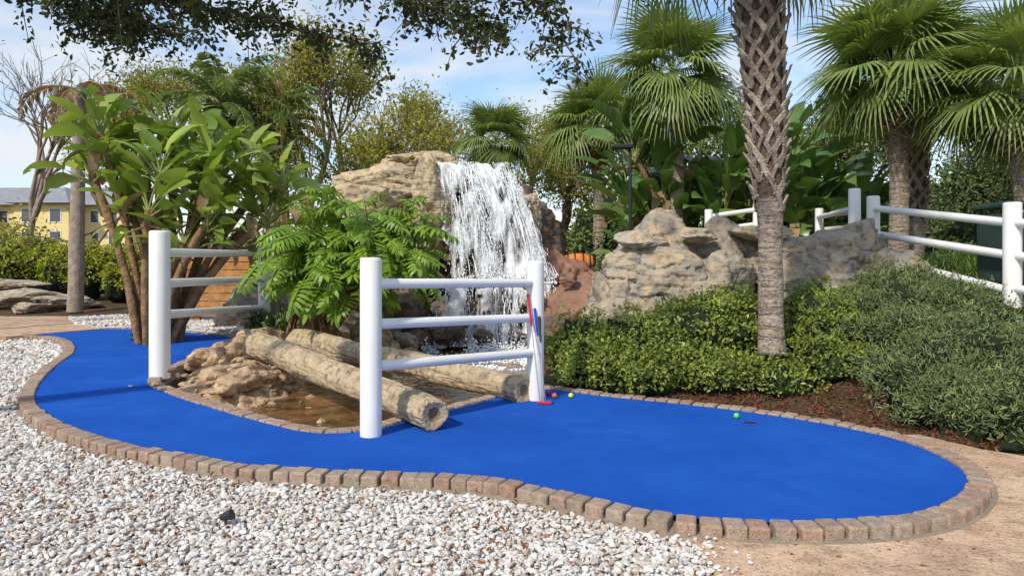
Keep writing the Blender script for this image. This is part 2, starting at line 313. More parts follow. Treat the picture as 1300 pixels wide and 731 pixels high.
# ---------------------------------------------------------------- pond + logs
P2=smooth_loop(pond,.25);mb=MB();Q=np.array(P2);cen=Q.mean(0);Q=cen+(Q-cen)*1.02
mb.add(np.c_[Q,np.full(len(Q),-.21)],np.arange(len(Q))[None]);mb.build('pond_water',[M_water])
def rock(mb,c,s,seed,sub=5,mat=0,nz=.10,planes=16,strata=.05,yaw=0,fac=1.):
    V,F=ICO[sub];r=np.random.default_rng(seed)
    n=nrm(r.normal(size=(planes,3)));h=r.uniform(.62,1.0,planes)
    dt=V@n.T;q=np.where(dt>.05,h/np.maximum(dt,.05),9);rad=np.minimum(np.min(q,1),1.15)
    rad=rad*fac+(1-fac)
    P=V*rad[:,None]
    P=P*(1+nz*fbm(P*2.1+seed,seed,5)[:,None])
    rr=1-np.abs(fbm(P*1.6+seed*3,seed+9,3));P=P*(1-.10*np.clip(rr-.8,0,1)[:,None]*5)
    P=P*np.array(s)
    if strata:
        zz=P[:,2]*4.5+fbm(P*1.1,seed+4,3)*1.1;st=(zz-np.floor(zz));st=np.where(st<.22,1-st/.22,0)
        P[:,:2]*=(1-strata*1.4*st)[:,None]
    cy,sy=math.cos(yaw),math.sin(yaw);P=P@np.array([[cy,sy,0],[-sy,cy,0],[0,0,1]])
    mb.add(P+np.array(c),F,mat,False if sub<5 else True)
mb=MB();rock(mb,(-3.75,9.7,-.22),(.95,1.75,.42),3,6,nz=.24,strata=0,yaw=.2);rock(mb,(-4.3,11.2,-.1),(.7,1.3,.42),4,5,nz=.2,strata=0);rock(mb,(-3.4,8.6,-.3),(.6,.7,.3),8,5,nz=.22,strata=0)
for k in range(120): rock(mb,(-3.7+rng.normal()*.45,9.4+rng.normal()*.8,U(-.22,.16)),(U(.02,.08),U(.02,.08),U(.02,.05)),700+k,2,strata=0)
mb.build('sand_bank',[M_sand])
mb=MB()
for k in range(26):
    t=U(0,1);x=-4.4+t*2.2+U(-.5,.5);y=12.6+U(-.8,1.0)
    rock(mb,(x,y,U(-.15,.15)),(U(.2,.5),U(.2,.5),U(.15,.35)),100+k,3,mat=int(rng.integers(0,2)),strata=0)
for k in range(40):
    rock(mb,(U(-4.6,-.9),U(6.6,8.9)+0,-.33),(U(.04,.16),U(.04,.14),.13),200+k,2,mat=1,strata=0)
mb.build('pond_rocks',[M_rock,M_sand])
def log(name,a,b,r0,r1,seed):
    a=np.array(a);b=np.array(b);n=140;t=np.linspace(0,1,n)[:,None];pts=a+(b-a)*t
    sd=88;T=nrm(b-a);A=nrm(np.cross(T,[0,0,1.]));B=np.cross(T,A)
    w=vn(np.c_[t*4,t*0,t*0],seed)*.05;pts=pts+A*w[:,None]+B*(vn(np.c_[t*3,t*0+5,t*0],seed)*.035)[:,None]
    an=np.arange(sd)/sd*2*np.pi
    rad=(r0+(r1-r0)*t[:,0])[:,None]*np.ones(sd)
    Lm=t[:,0]*np.linalg.norm(b-a)
    Q=np.stack([np.broadcast_to(np.cos(an)*2.0,(n,sd)),np.broadcast_to(np.sin(an)*2.0,(n,sd)),np.broadcast_to(Lm[:,None]*1.8,(n,sd))],-1)
    g=np.clip(1-np.abs(fbm(Q*1.6,seed+7,3))*3.2,0,1)
    rad=rad*(1+.12*fbm(Q*.8,seed,4)-.10*g)
    V=pts[:,None]+rad[...,None]*(np.cos(an)[None,:,None]*A+np.sin(an)[None,:,None]*B)
    mb=MB();i=np.arange(n-1)[:,None]*sd;j=np.arange(sd)[None];k=(j+1)%sd
    mb.add(V.reshape(-1,3),np.stack([i+j,i+k,i+sd+k,i+sd+j],-1).reshape(-1,4),0,True)
    for e,sg in((0,-1),(n-1,1)):
        ring=V[e];cc=pts[e];wob=(1+.14*vn(np.c_[np.cos(an)*2,np.sin(an)*2,an*0],seed+30))[:,None]
        r2=cc+(ring-cc)*.88+T*sg*.012;r3=cc+(ring-cc)*.45*wob-T*sg*.008;r4=cc+(ring-cc)*.22*wob-T*sg*.03
        VV=np.r_[ring,r2,r3,r4,[cc-T*sg*.035]];j=np.arange(sd);k=(j+1)%sd
        mb.add(VV,np.r_[np.stack([j,k,sd+k,sd+j],1),np.stack([sd+j,sd+k,2*sd+k,2*sd+j],1)],1)
        mb.add(VV,np.stack([2*sd+j,2*sd+k,3*sd+k,3*sd+j],1),2);mb.add(VV,np.stack([3*sd+j,3*sd+k,j*0+4*sd],1),2)
    mb.build(name,[M_bark,M_cut,M_cut2])
log('fallen_log',(-3.85,10.2,.32),(-.70,6.12,.145),.19,.15,1)
log('fallen_log.001',(-3.6,11.6,.22),(.10,7.42,.135),.19,.15,5)
# ---------------------------------------------------------------- fences
def fence(name,posts,rails,pr,rr=.047):
    e=empty(name)
    for i,(x,y,z0,z1) in enumerate(posts):
        mb=MB();tube(mb,[(x,y,z0),(x,y,z1-.03),(x,y,z1-.008),(x,y,z1)],[pr,pr,pr*.96,pr*.86],28);mb.build('post_%d'%(i+1),[M_white],e)
    mb=MB()
    for a,b in rails: tube(mb,[a,b],rr,14,cap=True)
    mb.build('rails',[M_white],e);return e
fence('white_rail_fence',[(-1.236,5.98,-.02,1.555),(.26,7.56,-.02,1.53)],[((-1.2,6.02,a),(.24,7.54,b)) for a,b in((1.325,1.29),(.97,.905),(.60,.52))],.094)
fence('white_rail_fence.001',[(-4.69,9.09,-.02,1.94),(-5.42,14.94,-.1,2.0)],[((-4.69,9.12,a),(-5.42,14.9,b)) for a,b in((1.65,1.72),(1.24,1.17),(.82,.55))],.13,.062)
fence('white_rail_fence.002',[(6.12,8.35,.3,2.25),(5.98,11.3,.9,2.62),(6.02,12.0,.9,2.82)],[((6.12,8.35,a),(5.98,11.3,b)) for a,b in((2.0,2.42),(1.60,2.0),(1.16,1.62))]+[((6.12,8.35,2.0-.4*q),(6.35,5.6,1.75-.4*q)) for q in range(3)]+[((6.02,12,2.47-.42*q),(7.6,16.9,2.65-.42*q)) for q in range(3)],.10,.055)
fence('white_rail_fence.003',[(6.1,17,1.2,3.0),(4.9,17.0,1.2,2.85)],[((6.1,17,2.85-.36*q),(4.9,17.0,2.68-.36*q)) for q in range(3)],.10,.06)
fence('white_rail_fence.004',[(7.65,17,1.2,2.88)],[((7.65,17,2.7-.36*q),(8.6,17.4,2.8-.36*q)) for q in range(3)],.10,.06)
# ---------------------------------------------------------------- rocks
mb=MB()
rock(mb,(-2.45,15.4,3.15),(1.35,.9,.62),21,5,0,strata=.12,nz=.12)
rock(mb,(-2.0,15.6,3.75),(.95,.8,.36),22,5,0,strata=.12)
rock(mb,(-3.1,15.2,2.7),(.9,.8,.7),23,5,0,strata=.12)
rock(mb,(-2.9,15.0,1.6),(1.4,1.1,1.4),24,5,0,strata=.1)
rock(mb,(-1.75,15.0,2.9),(.45,.6,.95),31,5,0,strata=.08)
rock(mb,(-1.6,14.85,2.1),(.32,.4,.6),36,5,1,strata=.08)
rock(mb,(-.75,15.9,3.42),(1.0,.75,.36),25,5,0,strata=.1)
rock(mb,(-.6,16.3,1.6),(1.7,1.25,2.05),26,5,1,strata=.1)
rock(mb,(.25,15.9,1.9),(.85,.9,1.35),27,5,1,strata=.1)
rock(mb,(.35,15.3,2.5),(.35,.5,.75),37,5,0,strata=.1)
rock(mb,(.9,15.6,1.1),(.9,.8,.75),28,5,2,strata=.06)
rock(mb,(-.4,14.9,.35),(1.8,.75,.80),29,5,1,strata=.1,fac=.8)
rock(mb,(-2.6,14.4,.4),(1.1,.9,.9),30,5,1,strata=.1)
rock(mb,(1.3,14.0,.6),(.95,.9,.62),32,5,2,strata=.05)
rock(mb,(1.9,15.6,.9),(1.3,1.2,.5),33,5,2,strata=.05)
rock(mb,(.8,13.0,.1),(.5,.6,.5),34,4,1)
for k in range(22): rock(mb,(U(-2.2,1.9),U(13.4,14.3),U(.0,.3)),(U(.15,.4),U(.15,.35),U(.12,.3)),300+k,3,1,strata=0)
for k in range(10): rock(mb,(U(.2,2.2),U(13.2,15.3),U(.7,1.3)),(U(.12,.3),U(.15,.3),U(.1,.22)),340+k,3,int(rng.integers(0,3)),strata=0)
for k,(x,z) in enumerate([(-1.1,2.55),(-.35,2.2),(.2,1.9),(-1.25,1.6),(-.6,1.5),(.45,1.45),(.1,2.9),(-1.2,.75),(.3,.7),(-.5,.5),(-1.5,.3),(.5,.25)]): rock(mb,(x,(14.72-.05*(3-z)) if z>1.2 else 13.95,z),(U(.08,.18),.2,U(.08,.15)),360+k,3,1,strata=0)
mb.build('waterfall_rock_formation',[M_rockt,M_rockd,M_rockr])
mb=MB()
rk=dict(strata=.09,nz=.17,planes=22)
rock(mb,(2.15,10.6,1.02),(1.2,.95,1.05),41,6,**rk)
rock(mb,(3.4,10.9,1.10),(1.45,.9,1.05),42,6,yaw=.1,**rk)
rock(mb,(4.85,10.7,1.10),(1.35,.9,1.05),43,6,**rk)
rock(mb,(5.5,10.3,.95),(.7,.7,.75),49,5,**rk)
rock(mb,(3.0,10.1,1.0),(.6,.5,.65),51,5,**rk);rock(mb,(4.1,10.1,1.05),(.55,.45,.7),52,5,**rk)
rock(mb,(1.95,10.3,1.88),(.42,.35,.15),44,5,strata=0);rock(mb,(2.7,10.3,1.92),(.42,.35,.15),45,5,strata=0);rock(mb,(3.9,10.5,1.98),(.5,.4,.15),48,5,strata=0)
rock(mb,(1.55,10.4,.7),(.5,.6,.7),46,5,**rk)
mb.build('boulder_outcrop',[M_rock])
mb=MB()
for k,(x,y,z,a,b,c_) in enumerate([(-17.5,21.5,.5,1.6,.9,.35),(-15.2,21.3,.45,1.5,.8,.33),(-13.6,21,.35,1.0,.7,.25),(-16.4,21.9,.85,1.5,.7,.22),(-19.5,22,.7,1.5,.8,.5),(-14.2,20.2,.2,.7,.5,.2)]): rock(mb,(x,y,z),(a,b,c_),60+k,4,strata=.1)
mb.build('stone_ledge',[M_rock])
mb=MB()
rock(mb,(-6.2,16.2,.35),(.85,.7,.6),71,5);rock(mb,(-5.0,16.6,.6),(1.2,.8,.9),73,5);rock(mb,(-3.9,14.9,.3),(.8,.7,.6),74,4)
mb.build('landscape_boulder',[M_rock])
# ---------------------------------------------------------------- waterfall
v1,f1=ICO[1]
mb=MB()
def fall(xt,xb,y0,y1,zt,zb,n,wmin,wmax,seed,drops):
    r=np.random.default_rng(seed);m=26;t=np.linspace(0,1,m)
    nx_=60;u=np.linspace(0,1,nx_)
    for q,off in enumerate((-.08,.03,.14)):
        G=[]
        for tt in t:
            e0=.12*float(vn(np.array([[tt*6,q*3.,seed]]),4)[0]);e1=.12*float(vn(np.array([[tt*6,q*3.+9,seed]]),5)[0])
            xx=xt[0]+(xt[1]-xt[0])*u;xx2=xb[0]+(xb[1]-xb[0])*u;x=xx+(xx2-xx)*tt+e0*(1-u)+e1*u
            y=y0+(y1-y0)*math.sqrt(tt)+off+.16*vn(np.c_[u*9,u*0+tt*3,u*0+q],seed);z=zt+(zb-zt)*tt**1.15+.16*vn(np.c_[u*5,u*0,u*0],seed+1)*(1-tt)
            G.append(np.c_[x,y,z])
        G=np.array(G);i=np.arange(m-1)[:,None]*nx_;j=np.arange(nx_-1)[None]
        mb.add(G.reshape(-1,3),np.stack([i+j,i+j+1,i+nx_+j+1,i+nx_+j],-1).reshape(-1,4),0,True)
    cen=r.uniform(0,1,8)
    def uu(k): 
        a=cen[r.integers(0,8,k)]+r.normal(size=k)*.035;b=r.uniform(-.02,1.02,k);return np.where(r.uniform(size=k)<.78,a,b)
    us=uu(n)
    for k in range(n):
        u0=us[k];a=r.uniform(0,.95)**1.2
        b=min(1,a+r.uniform(.08,.3));tt=np.linspace(a,b,6)
        x=(xt[0]+(xt[1]-xt[0])*u0)*(1-tt)+(xb[0]+(xb[1]-xb[0])*u0)*tt+.025*np.sin(tt*14+k)
        y=y0+(y1-y0)*np.sqrt(tt)-r.uniform(.08,.22);z=zt+(zb-zt)*tt**1.15
        w=r.uniform(wmin,wmax)*np.sin(np.pi*np.linspace(.06,.97,6))
        A=np.c_[x-w,y,z];B=np.c_[x,y-w*.8,z];C=np.c_[x+w,y,z];V=np.r_[A,B,C];q=np.arange(5)
        mb.add(V,np.r_[np.stack([q,q+6,q+7,q+1],1),np.stack([q+6,q+12,q+13,q+7],1)],1,True)
    K=drops;u0=uu(K);tt=r.uniform(0,1,K);x=(xt[0]+(xt[1]-xt[0])*u0)*(1-tt)+(xb[0]+(xb[1]-xb[0])*u0)*tt+r.normal(size=K)*.03
    y=y0+(y1-y0)*np.sqrt(tt)-r.uniform(.05,.28,K);z=zt+(zb-zt)*tt**1.15+.03
    s=r.uniform(.003,.010,K);R=np.zeros((K,3,3));R[:,0,0]=s;R[:,1,1]=s;R[:,2,2]=s*r.uniform(1,3.5,K);mb.inst(v1,f1,R,np.c_[x,y,z],1)
fall((-1.55,-.1),(-1.3,.85),14.95,14.35,3.66,1.2,190,.004,.013,1,3800)
fall((-1.4,.4),(-1.6,.45),14.15,13.75,1.1,-.17,90,.004,.013,2,1500)
fall((.35,.85),(.4,1.25),14.5,13.9,1.2,.35,50,.004,.012,3,700)
def foam(n,x0,x1,y0,y1,z0,z1,s):
    K=n;z=z0+(z1-z0)*rng.beta(1,4,K);x=U(x0,x1,K);y=U(y0,y1,K);k=vn(np.c_[x*3,y*3,x*0],8)>U(-.5,.5,K);K=k.sum();mb.inst(v1,f1,rot(K)*(U(.2,1,K)**1.5*s)[:,None,None],np.c_[x,y,z][k],1)
foam(2400,-1.4,1.0,14.0,14.4,1.1,1.55,.026);foam(4200,-1.75,.8,12.9,13.8,-.21,.2,.028);foam(4200,-2.0,.5,11.0,13.3,-.215,-.2,.03)
mb.build('waterfall',[M_fall,M_foam])
mb=MB();mb.add([(-2,15.2,1.12),(1.5,15.2,1.12),(1.4,14.1,1.12),(-1.5,14.1,1.12)],[[0,1,2,3]]);mb.build('upper_pool_water',[M_water])
# ---------------------------------------------------------------- foliage helpers
def leaves(mb,P,N,size,mat=0,asp=1.,rnd=1.):
    K=len(P);N=nrm(N);d=nrm(rng.normal(size=(K,3))*rnd+N*.8);up=nrm(N+rng.normal(size=(K,3))*.6)
    s=size*U(.65,1.3,K);mb.inst(lt,lf,frames(d,up,np.c_[s,s*asp,s]),P,mat)
def blob(mb,c,r,n,size,mat=0,core=1,asp=1.,seed=0,lump=.3,low=-.25,hi=1.03):
    d=nrm(rng.normal(size=(n,3)));d[:,2]=np.where(d[:,2]<low,-d[:,2]*.8,d[:,2])
    rad=(1+lump*fbm(d*2.2+seed,seed,3))*U(.72,hi,n)**.6
    P=np.array(c)+d*rad[:,None]*np.array(r);leaves(mb,P,d+np.array([0,0,.35]),size,mat,asp)
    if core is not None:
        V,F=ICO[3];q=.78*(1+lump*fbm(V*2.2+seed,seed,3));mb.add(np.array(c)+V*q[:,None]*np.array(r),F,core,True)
def sprigs(mb,c,r,n,size,asp,L,per=9):
    # upright young shoots breaking the outline
    d=nrm(rng.normal(size=(n,3)));d[:,2]=np.abs(d[:,2])*.8+.15;b=np.array(c)+d*np.array(r)*.85;g=nrm(d*.7+rng.normal(size=(n,3))*.3+[0,0,.7])
    l=L*U(.5,1.3,n);t=U(.1,1,(n,per));P=(b[:,None]+g[:,None]*(l[:,None]*t)[...,None]).reshape(-1,3);leaves(mb,P,np.repeat(g,per,0),size,0,asp,.8)
mb=MB()
for k,(x,y,rx,ry,h) in enumerate([(1.0,9.2,.55,.6,.75),(1.55,8.75,.6,.55,.74),(2.1,8.85,.6,.6,.78),(2.65,9.2,.6,.6,.72),(1.1,8.6,.45,.35,.55),(3.15,9.4,.5,.5,.55),(1.7,8.35,.5,.35,.5),(2.35,8.4,.45,.4,.42)]):
    z=float(H(x,y));blob(mb,(x,y,z+h*.38),(rx,ry,h*.72),2800,.058,0,1,1.15,k,lump=.45,hi=1.15);sprigs(mb,(x,y,z+h*.38),(rx,ry,h*.72),60,.05,1.1,.16)
for k,(x,y,rx,ry,h) in enumerate([(2.65,8.2,.4,.35,.33),(3.15,7.95,.42,.32,.34),(3.7,7.95,.42,.35,.38),(4.0,8.6,.5,.5,.4),(3.5,8.8,.45,.4,.36),(4.2,9.3,.5,.4,.35)]):
    z=float(H(x,y));blob(mb,(x,y,z+h*.3),(rx,ry,h*.8),1700,.052,0,1,1.1,k+20,lump=.5,hi=1.15);sprigs(mb,(x,y,z+h*.3),(rx,ry,h*.8),40,.045,1.1,.14)
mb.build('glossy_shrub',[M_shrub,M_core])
mb=MB()
for k,(x,y,rx,ry,h) in enumerate([(4.3,7.05,.5,.5,.42),(4.9,6.6,.6,.55,.46),(4.7,6.05,.5,.42,.38),(5.3,5.95,.6,.5,.5),(4.6,7.9,.5,.5,.42),(5.1,7.5,.65,.6,.48),(5.8,6.8,.7,.6,.5),(4.9,8.8,.55,.6,.4),(5.5,8.5,.6,.5,.45),(4.15,6.45,.36,.32,.32),(6.4,6.2,.7,.5,.6),(6.5,7.4,.6,.6,.5),(5.4,9.5,.5,.4,.35)]):
    z=float(H(x,y));cc=(x,y,z+h*.35);blob(mb,cc,(rx,ry,h*.85),3600,.062,0,1,.5,k+40,lump=.8,hi=1.2);sprigs(mb,cc,(rx,ry,h*.85),130,.055,.5,.26,11)
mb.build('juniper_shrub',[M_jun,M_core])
def grass(mb,c,r,n,L,mat=0):
    bt=np.array([[0,-.5,0],[0,.5,0],[.5,.4,.05],[.5,-.4,.05],[.85,.2,-.06],[.85,-.2,-.06],[1,0,-.2]])
    x=c[0]+rng.normal(size=n)*r;y=c[1]+rng.normal(size=n)*r;a=U(0,6.28,n);el=U(.5,1.4,n)
    d=np.c_[np.cos(a)*np.cos(el),np.sin(a)*np.cos(el),np.sin(el)];s=L*U(.6,1.2,n)
    R=frames(d,np.c_[a*0,a*0,a*0+1.]+.01,np.c_[s,np.full(n,.022),s]);P=np.c_[x,y,H(x,y)]
    mb.inst(bt,np.array([[0,1,2,3],[3,2,4,5]]),R,P,mat);mb.inst(bt,np.array([[5,4,6]]),R,P,mat)
mb=MB()
for (x,y) in [(6.6,9.5),(7.2,10.5),(6.9,11.5),(7.8,11.8),(7.2,8.6),(8.3,12.5),(8,9.8),(6.6,10.4),(7.5,9.4),(6.8,12.5)]: grass(mb,(x,y),.35,380,.7)
for (x,y) in [(3.0,9.7),(3.35,9.6),(2.9,8.9)]: grass(mb,(x,y),.12,120,.45)
mb.build('ornamental_grass',[M_grass])
gx=U(.6,5.2,16000);gy=U(5.6,9,16000);ok=(gy>yedge(gx)-.1)&~inpoly(gx,gy,outp);ok&=~((gx>3.4)&(gy<5.9));gx=gx[ok];gy=gy[ok];K=len(gx)
mb=MB();mb.inst(lt,lf,rot(K)*U(.025,.06,K)[:,None,None],np.c_[gx,gy,H(gx,gy)+.02]);mb.build('bark_mulch',[M_chip])
mb=MB()
for k,x in enumerate(np.arange(-21,-12.2,.9)): blob(mb,(x,24.0+U(-.3,.3),1.15),(.8,.8,1.05+U(-.1,.12)),1500,.13,0,1,1,k)
for k,x in enumerate(np.arange(-13,-10.6,.6)): blob(mb,(x,22.6,.9),(.5,.5,.95),900,.11,0,1,1,k)
mb.build('golden_hedge',[M_hedge,M_core])
# ---------------------------------------------------------------- palms
def fan_tmpl(seed,n=40,droop=.35,ragged=.1):
    r=np.random.default_rng(seed);V=[];F=[];hub=np.array([.85,0,0])
    V+= [(0,.02,0),(0,-.02,0),(.85,-.012,.0),(.85,.012,.0)];F.append((0,1,2,3))
    for i in range(n):
        a=math.radians(-135+270*i/(n-1));Lb=(.62+.42*math.cos(a*.5)**1.5)*(1+ragged*r.uniform(-1,1));d=np.array([math.cos(a),math.sin(a),0]);s=np.array([-d[1],d[0],0])
        dr=droop*r.uniform(.6,1.5);b=len(V);dirz=.22*abs(math.sin(a))
        for t,w in((.08,.01),(.45,.028),(.75,.016),(1,.003)):
            z=dirz*t*(1-t)*2-dr*max(0,t-.35)**2*1.9-.12*(1-math.cos(a))*t*.5
            sh=1-.25*dr*max(0,t-.5)
            p=hub+d*t*Lb*sh+np.array([0,0,z*Lb]);V.append(tuple(p+s*w));V.append(tuple(p-s*w))
        for q in range(3): F.append((b+2*q,b+2*q+1,b+2*q+3,b+2*q+2))
    return np.array(V),np.array(F)
FT=[fan_tmpl(k,droop=.22+.2*k/6) for k in range(6)];FTD=[fan_tmpl(20+k,n=26,droop=1.1,ragged=.3) for k in range(3)]
def boots(mb,pts,rad,z0,z1,mat,n=6,h=.19,w=.036,out=.055,L=1.35):
    zs=[p[2] for p in pts];row=0;z=z0
    while z<z1:
        for i in range(n):
            if row<2 and U()<.45-.2*row: continue
            th=(i+.5*(row%2))*2*math.pi/n+row*.04+U(-.11,.11);z_=z;z=z+U(-.15,.15)*h
            for sg in(-1,1):
                V=[];Lq=L*U(.6,1.12);tq=np.linspace(-.12,Lq,5);ww=w*U(.65,1.3);oo=out*U(.4,1.7);sk=U(.8,1.15)
                for t in tq:
                    zz=z+t*h;cx=np.interp(zz,zs,[p[0] for p in pts]);cy=np.interp(zz,zs,[p[1] for p in pts]);r=np.interp(zz,zs,rad)
                    ph=th+sg*t*math.pi/n*.95*sk;tt=max(0,t)/L
                    d=np.array([math.cos(ph),math.sin(ph),0]);tg=np.array([-d[1],d[0],0])
                    al=nrm(tg*sg*math.pi/n*r+np.array([0,0,h]));sd_=np.cross(d,al)
                    p=np.array([cx,cy,zz])+d*(r+.004+oo*tt**1.6);wq=ww*(1.15-.35*tt)*U(.85,1.1)
                    V+=[p-sd_*wq,p+sd_*wq,p+sd_*wq*.8+d*.022,p-sd_*wq*.8+d*.022]
                q=np.arange(4)*4;F=np.concatenate([np.stack([q+a,q+(a+1)%4,q+4+(a+1)%4,q+4+a],1) for a in range(4)])
                F=np.r_[F,[[16,17,18,19]]];mb.add(V,F,mat)
            z=z_
        row+=1;z+=h
def crown(mb,c,R,n,mat=0,el0=-50,el1=85,seed=0,dry=0,matd=1):
    r=np.random.default_rng(seed)
    for k in range(n+dry):
        isd=k>=n;f=k/max(1,n-1)
        el=math.radians((el1+(el0-el1)*f**.9)+r.uniform(-8,8)) if not isd else math.radians(r.uniform(-80,-60))
        a=k*2.39996+r.uniform(-.3,.3);d=np.array([math.cos(a)*math.cos(el),math.sin(a)*math.cos(el),math.sin(el)])
        up=np.array([-math.cos(a)*math.sin(el),-math.sin(a)*math.sin(el),math.cos(el)])+r.normal(size=3)*.25
        tv,tf=(FTD if isd else FT)[r.integers(0,3 if isd else 6)];s=R*r.uniform(.46,.64)*(.8 if isd else 1)
        tv=tv.copy();bend=.16*(math.cos(el)+.3);tv[:,2]-=bend*tv[:,0]**2
        mb.inst(tv,tf,frames(d[None],up[None],np.array([s])),np.array([c])+d*.05,matd if isd else mat)
def palm(name,base,top,r0,R,n=34,seed=0,bootz=.6,bm=3,el0=-50,dry=4,crownz=.25,bk={},tr=None,el1=85):
    mb=MB();b=np.array(base,float);t=np.array(top,float);m=30;f=np.linspace(0,1,m)
    pts=b+(t-b)*f[:,None]+np.c_[np.sin(f*3)*.08,f*0,f*0]-np.c_[f*math.sin(3)*.08,f*0,f*0]
    rad=r0*(1.12-.2*np.minimum(f*3,1)+.1*f) if tr is None else tr(f)
    ks=int((bootz+.03)*m);tube(mb,pts[:ks+1],rad[:ks+1],18,2,bump=.09);tube(mb,pts[ks:],rad[ks:],16,5,bump=.05)
    boots(mb,[tuple(p) for p in pts],rad,b[2]+(t[2]-b[2])*bootz,t[2]+.05,bm,**bk)
    crown(mb,t+np.array([0,0,crownz]),R,n,0,el0,el1,seed,dry,1)
    return mb.build(name,[M_palm,M_palmdry,M_ptr,M_boot,M_boot2,M_tgap])
def ntr(f): return np.interp(f,[0,.1,.3,.36,.5,.7,1],[.165,.14,.133,.155,.185,.225,.25])
big=dict(n=6,h=.2,w=.05,out=.14,L=1.5)
palm('cabbage_palm',(3.06,8.05,.45),(2.78,8.0,5.75),.17,1.9,40,1,.32,3,-45,0,.5,dict(n=7,h=.155,w=.032,out=.06,L=1.35),ntr)
palm('cabbage_palm.001',(7.9,14,1.2),(7.83,14,5.15),.19,1.85,46,2,.80,4,-30,3,.35,big)
palm('cabbage_palm.002',(8.75,15,1.2),(8.9,15,5.3),.2,1.7,34,3,.3,3,-30,3,.4,dict(n=6,h=.2,w=.04,out=.06))
palm('cabbage_palm.003',(2.75,22,1.3),(2.72,22,5.6),.2,1.9,46,4,.76,4,-25,4,.35,big)
palm('cabbage_palm.004',(-.5,24,.8),(-.55,24,5.4),.19,1.6,38,5,.85,4,-35,2,.4,big)
palm('cabbage_palm.005',(4.4,18.3,1.2),(4.3,18.3,6.2),.19,1.9,44,6,.8,4,-40,3,.4,big)
palm('cabbage_palm.006',(9.2,12.2,1.2),(9.0,12.2,4.2),.19,1.6,38,7,.8,4,-45,2,.4,big)
palm('cabbage_palm.007',(12.0,16,1.2),(11.8,16,5.6),.19,1.9,38,8,.8,4,-45,2,.4,big)
def pinnate(mb,c,a,el,L,mat,droop=.9,n=44,lw=.03,ll=.45):
    m=14;p=np.array(c,float);e=el;pts=[p.copy()];dirs=[]
    for k in range(m):
        d=np.array([math.cos(a)*math.cos(e),math.sin(a)*math.cos(e),math.sin(e)]);p=p+d*L/m;pts.append(p.copy());dirs.append(d);e=max(-1.42,e-droop*2.4/m*(k/m+.3))
    pts=np.array(pts);tube(mb,pts,np.linspace(.03,.006,len(pts)),5,mat,cap=False)
    f=np.linspace(.12,1,n);P=np.stack([np.interp(f*m,np.arange(m+1),pts[:,q]) for q in range(3)],1)
    ii=np.minimum((f*m).astype(int),m-1);D=np.array(dirs)[ii];Sd=nrm(np.cross(D,[math.sin(a)*.01,-math.cos(a)*.01,1.]))
    for sg in(-1,1):
        d=nrm(D*.5+Sd*sg+np.array([0,0,-.55])+rng.normal(size=(n,3))*.15);s=ll*np.sin(np.pi*np.clip(f,.1,.95))**.5*U(.8,1.1,n)
        mb.inst(lt,lf,frames(d,np.tile([0,0,1.],(n,1)),np.c_[s,np.full(n,lw*4),s]),P,mat)
def qpalm(name,base,top,R,n,seed,dryonly=False):
    mb=MB();tube(mb,np.linspace(base,top,12),np.linspace(.22,.16,12),12,1,bump=.08);r=np.random.default_rng(seed)
    for k in range(n):
        f=k/n;pinnate(mb,top,k*2.4,math.radians((75-110*f) if not dryonly else r.uniform(-60,25)),R*r.uniform(.8,1.1),0 if not dryonly else 2,1.0 if not dryonly else 1.2,30 if dryonly else 44)
    return mb.build(name,[M_palm,M_tbl,M_palmdry])
qpalm('queen_palm',(-9.1,21,.3),(-8.9,21,6.4),2.8,26,1)
qpalm('queen_palm.001',(-7.6,22,.3),(-7.7,22,6.0),2.4,22,2)
qpalm('dead_palm',(-12.8,20,.1),(-12.65,20,6.6),2.2,6,4,True)
# ---------------------------------------------------------------- bird of paradise
def paddle(mb,p0,a,el,pl,Ll,w,mat,ms,curl=1.):
    p=np.array(p0,float);e=el;pts=[p.copy()]
    for k in range(6):
        d=np.array([math.cos(a)*math.cos(e),math.sin(a)*math.cos(e),math.sin(e)]);p=p+d*pl/6;pts.append(p.copy());e-=.03
    tube(mb,pts,np.linspace(.03,.014,7),5,ms,cap=False)
    n=12;side=np.array([-math.sin(a),math.cos(a),0]);roll=U(-.8,.8);C=[];Lf=[];Rt=[]
    for k in range(n+1):
        t=k/n;d=np.array([math.cos(a)*math.cos(e),math.sin(a)*math.cos(e),math.sin(e)])
        up=np.array([-math.cos(a)*math.sin(e),-math.sin(a)*math.sin(e),math.cos(e)])
        s2=side*math.cos(roll)+up*math.sin(roll);u2=np.cross(d,s2)
        W=w*(math.sin(math.pi*min(1,(t*.90+.06))**.85)**.8)*(1+U(-.12,.08));fo=.32
        C.append(p.copy());Lf.append(p+s2*W*math.cos(fo)+u2*W*(math.sin(fo)-.25*t)-d*U(0,.05));Rt.append(p-s2*W*math.cos(fo)+u2*W*(math.sin(fo)-.25*t)-d*U(0,.05))
        p=p+d*Ll/n;e-=curl*.11*(.4+t)
    V=np.array(C+Lf+Rt);q=np.arange(n);m=n+1
    keep=U(0,1,n)>.07;keep2=U(0,1,n)>.07
    F=np.r_[np.stack([q,q+1,m+q+1,m+q],1)[keep],np.stack([q,2*m+q,2*m+q+1,q+1],1)[keep2]]
    mb.add(V,F,mat,True)
